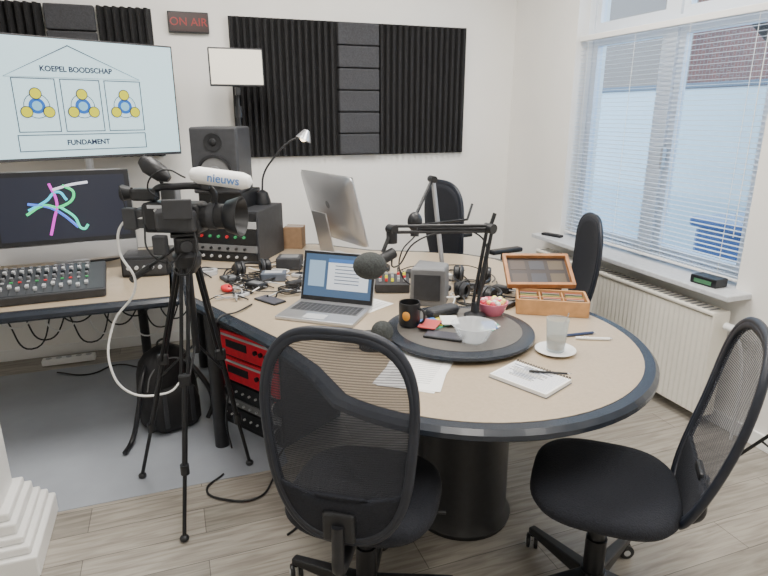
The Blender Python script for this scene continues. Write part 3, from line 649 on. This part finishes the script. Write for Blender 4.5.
slab(g,'case',[(-.08,-.09),(.08,-.07),(.08,.06),(-.08,.09)],[(0,1),(.17,.96),(.18,.85)],M_mid,bevel=.005)
box(g,'grille',(.12,.004,.12),(0,-.083,.09),M_dark,rot=(math.radians(-2),0,.125),bevel=.001)
g=grp('small_mixer',(1.00,2.64,.756),math.radians(-20))
box(g,'case',(.17,.14,.045),(0,0,.03),M_dark,rot=(math.radians(8),0,0))
for i in range(5):
    for j in range(3): cyl(g,'knob_%d_%d'%(i,j),.007,.014,(-.06+i*.03,-.045+j*.04,.058+j*.005),[M_lgrey,M_red,MY,M_lgrey][(i+j)%4],n=10)
def headphones(loc,rz):
    g=grp('headphones',loc,math.radians(rz))
    tube(g,'headband',[(-.085,0,.03),(-.09,.07,.03),(-.05,.14,.03),(0,.165,.03),(.05,.14,.03),(.09,.07,.03),(.085,0,.03)],.009,M_black)
    for s_ in(-1,1):
        lathe(g,'ear_cup',[(.03,-.015),(.04,-.01),(.04,.01),(.034,.018)],M_black,loc=(s_*.08,0,.042),rot=(0,s_*R90,0)); lathe(g,'ear_pad',[(.04,.0),(.042,.01),(.03,.02),(.02,.012)],M_dark,loc=(s_*.064,0,.042),rot=(0,-s_*R90,0),capt=False)
headphones((1.30,2.33,.75),-60); headphones((.38,3.17,.75),10); headphones((1.45,2.64,.75),150)
g=grp('red_push_button',(.985,2.84,.75)); lathe(g,'base',[(.035,0),(.035,.015),(.028,.02)],M_white); lathe(g,'cap',[(.026,.018),(.026,.03),(.015,.042),(.0,.045)],M_red,capt=False)
g=grp('computer_mouse',(.215,2.90,.75),math.radians(20)); sph(g,'shell',.04,(0,0,.014),M_red,sc=(.7,1.1,.45)); box(g,'wheel',(.006,.014,.006),(0,-.025,.03),M_black)
g=grp('smartphone',(.39,2.66,.751),math.radians(30)); box(g,'body',(.075,.15,.009),(0,0,.0045),M_black,bevel=.004); box(g,'screen',(.068,.14,.001),(0,0,.0092),MATS['phone_glass'],bevel=0)
g=grp('tea_storage_tray',(1.66,2.34,.7505),math.radians(-31))
multi_box(g,'tray',[(-.10,.10,-.07,.07,0,.008),(-.10,-.092,-.07,.07,0,.06),(.092,.10,-.07,.07,0,.06),(-.092,.092,-.07,-.062,0,.06),(-.092,.092,.062,.07,0,.06),(-.004,.004,-.062,.062,.008,.055)],M_dark)
for i in range(8): box(g,'packet_%d'%i,(.08,.005,.06),(-.048+.096*(i%2),-.045+.025*(i//2),.042),mat('packet_%d'%(i%3),[(.03,.03,.04),(.12,.1,.08),(.05,.08,.12)][i%3],.4),bevel=0,rot=(.15,0,0))
def adapter(name,loc,rz,s,m,m2):
    g=grp(name,loc,math.radians(rz)); box(g,'case',s,(0,0,s[2]/2),m,bevel=.005); box(g,'top_face',(s[0]*.7,s[1]*.6,.001),(0,0,s[2]+.0005),m2,bevel=0)
    rod(g,'plug',(s[0]/2-.002,0,s[2]/2),(s[0]/2+.02,0,s[2]/2),.004,m2); return g
for a_ in [('power_adapter',(.55,2.86,.7505),20,(.09,.05,.03),M_black,M_dark),('usb_hub',(.62,3.02,.7505),-40,(.11,.04,.02),M_lgrey,M_dark),
  ('external_drive',(.25,3.10,.7505),15,(.08,.11,.018),M_dark,M_mid),('power_adapter',(.80,2.92,.7505),70,(.08,.05,.03),M_white,M_lgrey),
  ('card_reader',(.72,2.76,.7505),-10,(.06,.05,.015),M_black,M_lgrey),('wireless_receiver',(1.20,2.82,.7505),-30,(.10,.08,.035),M_black,M_dark),
  ('usb_hub',(1.40,2.20,.7505),30,(.09,.04,.02),M_black,M_mid),('power_adapter',(1.50,2.42,.7505),-60,(.09,.05,.03),M_black,M_dark),
  ('label_printer',(.60,3.24,.7505),-20,(.14,.12,.07),M_dark,M_mid),('wireless_receiver',(.36,2.90,.7505),-50,(.10,.07,.03),M_black,M_mid),
  ('card_reader',(.27,2.78,.7505),35,(.07,.05,.018),M_lgrey,M_dark),('external_drive',(.88,2.70,.7505),25,(.12,.08,.02),M_black,M_mid),
  ('audio_splitter',(.47,3.02,.7505),-15,(.13,.08,.045),mat('splitter_blue_grey',(.10,.12,.16),.5),M_lgrey),('power_adapter',(1.32,2.72,.7505),10,(.09,.05,.03),M_white,M_lgrey)]: adapter(*a_)
g=grp('tape_roll',(.15,3.26,.7505)); lathe(g,'roll',[(.03,0),(.05,0),(.05,.025),(.03,.025),(.03,0)],M_lgrey,capb=False,capt=False)
g=grp('cardboard_box',(.74,3.78,.7505),math.radians(-25)); box(g,'carton',(.12,.12,.14),(0,0,.07),mat('cardboard',(.30,.19,.11),.8,var=.1),bevel=.002); box(g,'tape_strip',(.122,.03,.001),(0,0,.1405),M_lgrey,bevel=0)
# paper
g=grp('paper_sheet',(.735,1.705,.7505),math.radians(-40))
for i,r_ in enumerate([0,.12]): box(g,'sheet_%d'%i,(.21,.297,.0012),(0,0,.0008+i*.0014),M_whitem,rot=(0,0,r_),bevel=0)
for i in range(14): box(g,'text_line_%d'%i,(.15,.003,.0003),(0,.11-i*.016,.0031),M_lgrey,rot=(0,0,.12),bevel=0)
g=grp('paper_sheet',(.81,2.43,.7505),math.radians(-60)); box(g,'sheet',(.13,.19,.0012),(0,0,.0008),M_whitem,bevel=0)
for i in range(8): box(g,'text_line_%d'%i,(.10,.003,.0003),(0,.07-i*.018,.0016),M_lgrey,bevel=0)
g=grp('notebook',(1.06,1.505,.7505),math.radians(-66))
box(g,'cover',(.22,.16,.002),(0,0,.001),M_mid,bevel=0); box(g,'pages',(.215,.155,.012),(0,0,.008),M_whitem,bevel=.001)
for i in range(18): box(g,'ruled_line_%d'%i,(.20,.0012,.0003),(0,.062-i*.0077,.0142),mat('rule_blue',(.25,.35,.6),.6),bevel=0)
for i in range(11): box(g,'handwriting_%d'%i,(.06+.10*random.random(),.003,.0004),(-.02,.06-i*.009,.0144),M_dark,bevel=0)
for i in range(20): tube(g,'spiral_ring_%d'%i,[(-.100+i*.0105,.072,.012),(-.100+i*.0105,.080,.019),(-.100+i*.0105,.085,.01),(-.100+i*.0105,.080,.001)],.0016,M_dark,res=3)
g=grp('ballpoint_pen',(1.13,1.50,.7655),math.radians(-30)); rod(g,'barrel',(-.065,0,.005),(.06,0,.005),.004,M_black); rod(g,'tip',(.06,0,.005),(.075,0,.005),.004,M_chrome,r2=.001)
g=grp('ballpoint_pen',(1.50,1.73,.7505),math.radians(-25)); rod(g,'barrel',(-.07,0,.006),(.06,0,.006),.006,M_white); rod(g,'tip',(.06,0,.006),(.075,0,.006),.004,M_chrome,r2=.001); rod(g,'clip',(-.06,0,.012),(-.02,0,.012),.0015,M_chrome)
g=grp('ballpoint_pen',(1.48,1.79,.7505),math.radians(-5)); rod(g,'barrel',(-.07,0,.006),(.06,0,.006),.006,mat('blue_pen',(.03,.05,.12),.4)); rod(g,'tip',(.06,0,.006),(.075,0,.006),.004,M_chrome,r2=.001)
g=grp('saucer',(1.285,1.68,.7505)); lathe(g,'plate',[(.04,0),(.045,.003),(.075,.012),(.074,.014),(.045,.006),(.0,.005)],M_white,capt=False,n=40)
g=grp('drinking_glass',(1.285,1.68,.7565)); lathe(g,'tumbler',[(.030,0),(.033,.003),(.042,.125),(.040,.125),(.031,.01),(.0,.008)],M_tumbler,capt=False,n=32)
lathe(g,'water',[(.031,.011),(.035,.05),(.0,.05)],mat('tea_liquid',(.35,.25,.15),.1,alpha=.5),capt=False)
rod(g,'teaspoon',(.0,.0,.012),(.03,-.02,.15),.002,M_chrome)
# tea box
g=grp('tea_box',(1.56,2.10,.7505),math.radians(-31))
w_,d_,h_=.30,.17,.07
for nm,s_,l_ in[('bottom',(w_,d_,.008),(0,0,.004)),('front',(w_,.01,h_),(0,-d_/2,h_/2)),('back',(w_,.01,h_),(0,d_/2,h_/2)),('side_l',(.01,d_,h_),(-w_/2,0,h_/2)),('side_r',(.01,d_,h_),(w_/2,0,h_/2)),('divider_1',(.006,d_,h_*.85),(-.05,0,h_*.43)),('divider_2',(.006,d_,h_*.85),(.05,0,h_*.43)),('divider_3',(w_,.006,h_*.85),(0,0,h_*.43))]:
    box(g,nm,s_,l_,M_wood,bevel=.002)
k=0
for i in range(3):
    for j in range(2):
        for q in range(5):
            k+=1; box(g,'tea_bag_%d'%k,(.075,.004,.055),(-.1+i*.1,-.07+j*.085+q*.013,.034),mat('tea_%d'%(k%5),[(.5,.1,.08),(.55,.42,.15),(.15,.25,.12),(.1,.07,.06),(.5,.45,.38)][k%5],.5),bevel=0)
li=bpy.data.objects.new('lid',None); COL.objects.link(li); li.parent=g; li.location=(-.04,d_/2+.004,h_+.006); li.rotation_euler=(math.radians(30),0,math.radians(10))
D2=.21
for nm,s_,l_ in[('lid_top',(w_,D2,.006),(0,D2/2,-.004)),('lid_f',(w_,.016,.026),(0,.008,.008)),('lid_b',(w_,.016,.026),(0,D2-.008,.008)),('lid_l',(.016,D2,.026),(-w_/2,D2/2,.008)),('lid_r',(.016,D2,.026),(w_/2,D2/2,.008))]:
    box(li,nm,s_,l_,M_woodd,bevel=.002)
box(li,'lid_lining',(w_-.02,D2-.03,.003),(0,D2/2,.001),mat('lid_lining',(.03,.02,.018),.5),bevel=0)
for i in range(6): box(li,'lid_picture_%d'%i,(.07,.06,.001),(-.09+.09*(i%3),.06+.085*(i//3),.003),mat('lid_pic_%d'%(i%3),[(.06,.04,.03),(.04,.04,.05),(.09,.065,.04)][i%3],.5),bevel=0)
# windowsill items
g=grp('storage_box',(2.575,2.17,.7505),math.radians(4)); box(g,'case',(.09,.15,.045),(0,0,.0225),M_black,bevel=.005); box(g,'label',(.002,.1,.02),(-.046,0,.02),mat('green_label',(.06,.18,.09),.5),bevel=0)
g=grp('remote_control',(2.56,3.50,.7505),math.radians(20)); box(g,'case',(.045,.16,.018),(0,0,.009),M_black,bevel=.005); box(g,'keypad',(.03,.1,.003),(0,0,.0185),M_dark,bevel=0)
# light stand at right
g=grp('light_stand',(2.42,1.50,0))
rod(g,'pole',(0,0,.12),(0,0,.50),.011,M_blackm)
for i in range(3):
    a=math.radians(90+120*i); x,y=.24*math.cos(a)*.6,.24*math.sin(a)
    rod(g,'leg_%d'%i,(0,0,.36),(x,y,.015),.008,M_blackm); rod(g,'brace_%d'%i,(0,0,.14),(x*.55,y*.55,.17),.005,M_blackm); sph(g,'foot_%d'%i,.014,(x,y,.014),M_black)
box(g,'collar',(.04,.04,.05),(0,0,.36),M_black)
# ---------------------------------------------------------------- loose cables
def cable(parent,name,pts,r,m): return tube(parent,name,pts,r,m,res=8)
fc=grp('floor_cables')
cable(fc,'cable_1',[(.10,2.45,.009),(.02,2.35,.009),(.10,2.25,.009),(.22,2.22,.009),(.30,2.32,.006),(.36,2.5,.006),(.42,2.60,.006)],.005,M_black)
cable(fc,'cable_2',[(.30,1.95,.006),(.5,2.05,.006),(.62,1.9,.006),(.80,1.85,.006)],.005,M_black)
cable(fc,'cable_3',[(-.8,3.95,.009),(-.6,3.85,.009),(-.45,3.95,.009),(-.3,3.85,.009)],.005,M_black)
tg=grp('cable_tangle')
def rnd_cable(i,x0,x1,y0,y1,z=.757,st=.09):
    p=Vector((random.uniform(x0,x1),random.uniform(y0,y1),z)); pts=[tuple(p)]; a=random.random()*6.28
    for k in range(8):
        a+=random.uniform(-1.2,1.2); p=p+Vector((math.cos(a),math.sin(a),0))*st
        p.x=min(max(p.x,x0),x1); p.y=min(max(p.y,y0),y1); p.z=z+.006*((k+i)%4)
        pts.append(tuple(p))
    cable(tg,'cable_%d'%i,pts,.0032+.001*(i%2),[M_black,M_black,M_dark,M_lgrey,M_black,M_white,M_black][i%7])
for i in range(44):
    if i<26: rnd_cable(i,.24,.95,2.70,3.32)
    elif i<38: rnd_cable(i,1.15,1.60,2.22,2.95)
    else: rnd_cable(i,.10,.34,2.75,3.3)
for i,(x,y,r_) in enumerate([(.68,2.88,.07),(.34,3.02,.06),(1.36,2.50,.07),(1.05,2.98,.06),(.50,2.75,.05)]):
    cable(tg,'coil_%d'%i,[(x+r_*math.cos(a*.7)*(1+.1*math.sin(a*2.1)),y+r_*math.sin(a*.7),.757+.002*a*.5) for a in range(30)],.0035,M_black)
hc=grp('hanging_cables')
for i in range(12):
    x=-1.15+i*.085; dd=.1*((i*7)%4)
    cable(hc,'cable_%d'%i,[(x,3.95,.69),(x+.05,3.97,.50-dd/2),(x+.15,3.94,.34-dd/2),(x+.28,3.97,.40),(x+.33,3.96,.69)],.005,M_black if i%3 else M_white)
g=grp('power_strip',(-.75,4.12,.004)); box(g,'body',(.32,.06,.04),(0,0,.02),M_white,bevel=.006)
for i in range(5): cyl(g,'socket_%d'%i,.018,.002,(-.12+i*.06,0,.041),M_lgrey,n=16)
# ---------------------------------------------------------------- lights
for i,(x,y) in enumerate([(.2,2.6),(1.6,2.6),(.2,.4),(1.6,.4)]):
    g=grp('ceiling_light',(x,y,H))
    box(g,'housing',(.62,1.22,.04),(0,0,-.02),M_white); box(g,'diffuser',(.58,1.18,.006),(0,0,-.042),emis('ceiling_diffuser',(1,.95,.87),2.5),bevel=0)
    L=bpy.data.lights.new('ceiling_lamp','AREA'); L.shape='RECTANGLE'; L.size=.58; L.size_y=1.18; L.energy=(52 if y>1 else 30); L.color=(1,.95,.88)
    lo=bpy.data.objects.new('lamp',L); COL.objects.link(lo); lo.parent=g; lo.location=(0,0,-.05)
wd=bpy.data.worlds.new('world'); bpy.context.scene.world=wd; wd.use_nodes=True
wd.node_tree.nodes['Background'].inputs[0].default_value=(.58,.78,1,1); wd.node_tree.nodes['Background'].inputs[1].default_value=4.5
S=bpy.data.lights.new('sun','SUN'); S.energy=3; S.angle=.02; S.color=(1,.96,.9); so=bpy.data.objects.new('sun',S); COL.objects.link(so)
so.rotation_euler=Vector((-.55,-.3,.85)).to_track_quat('Z','Y').to_euler()
so.location=(0,0,8)
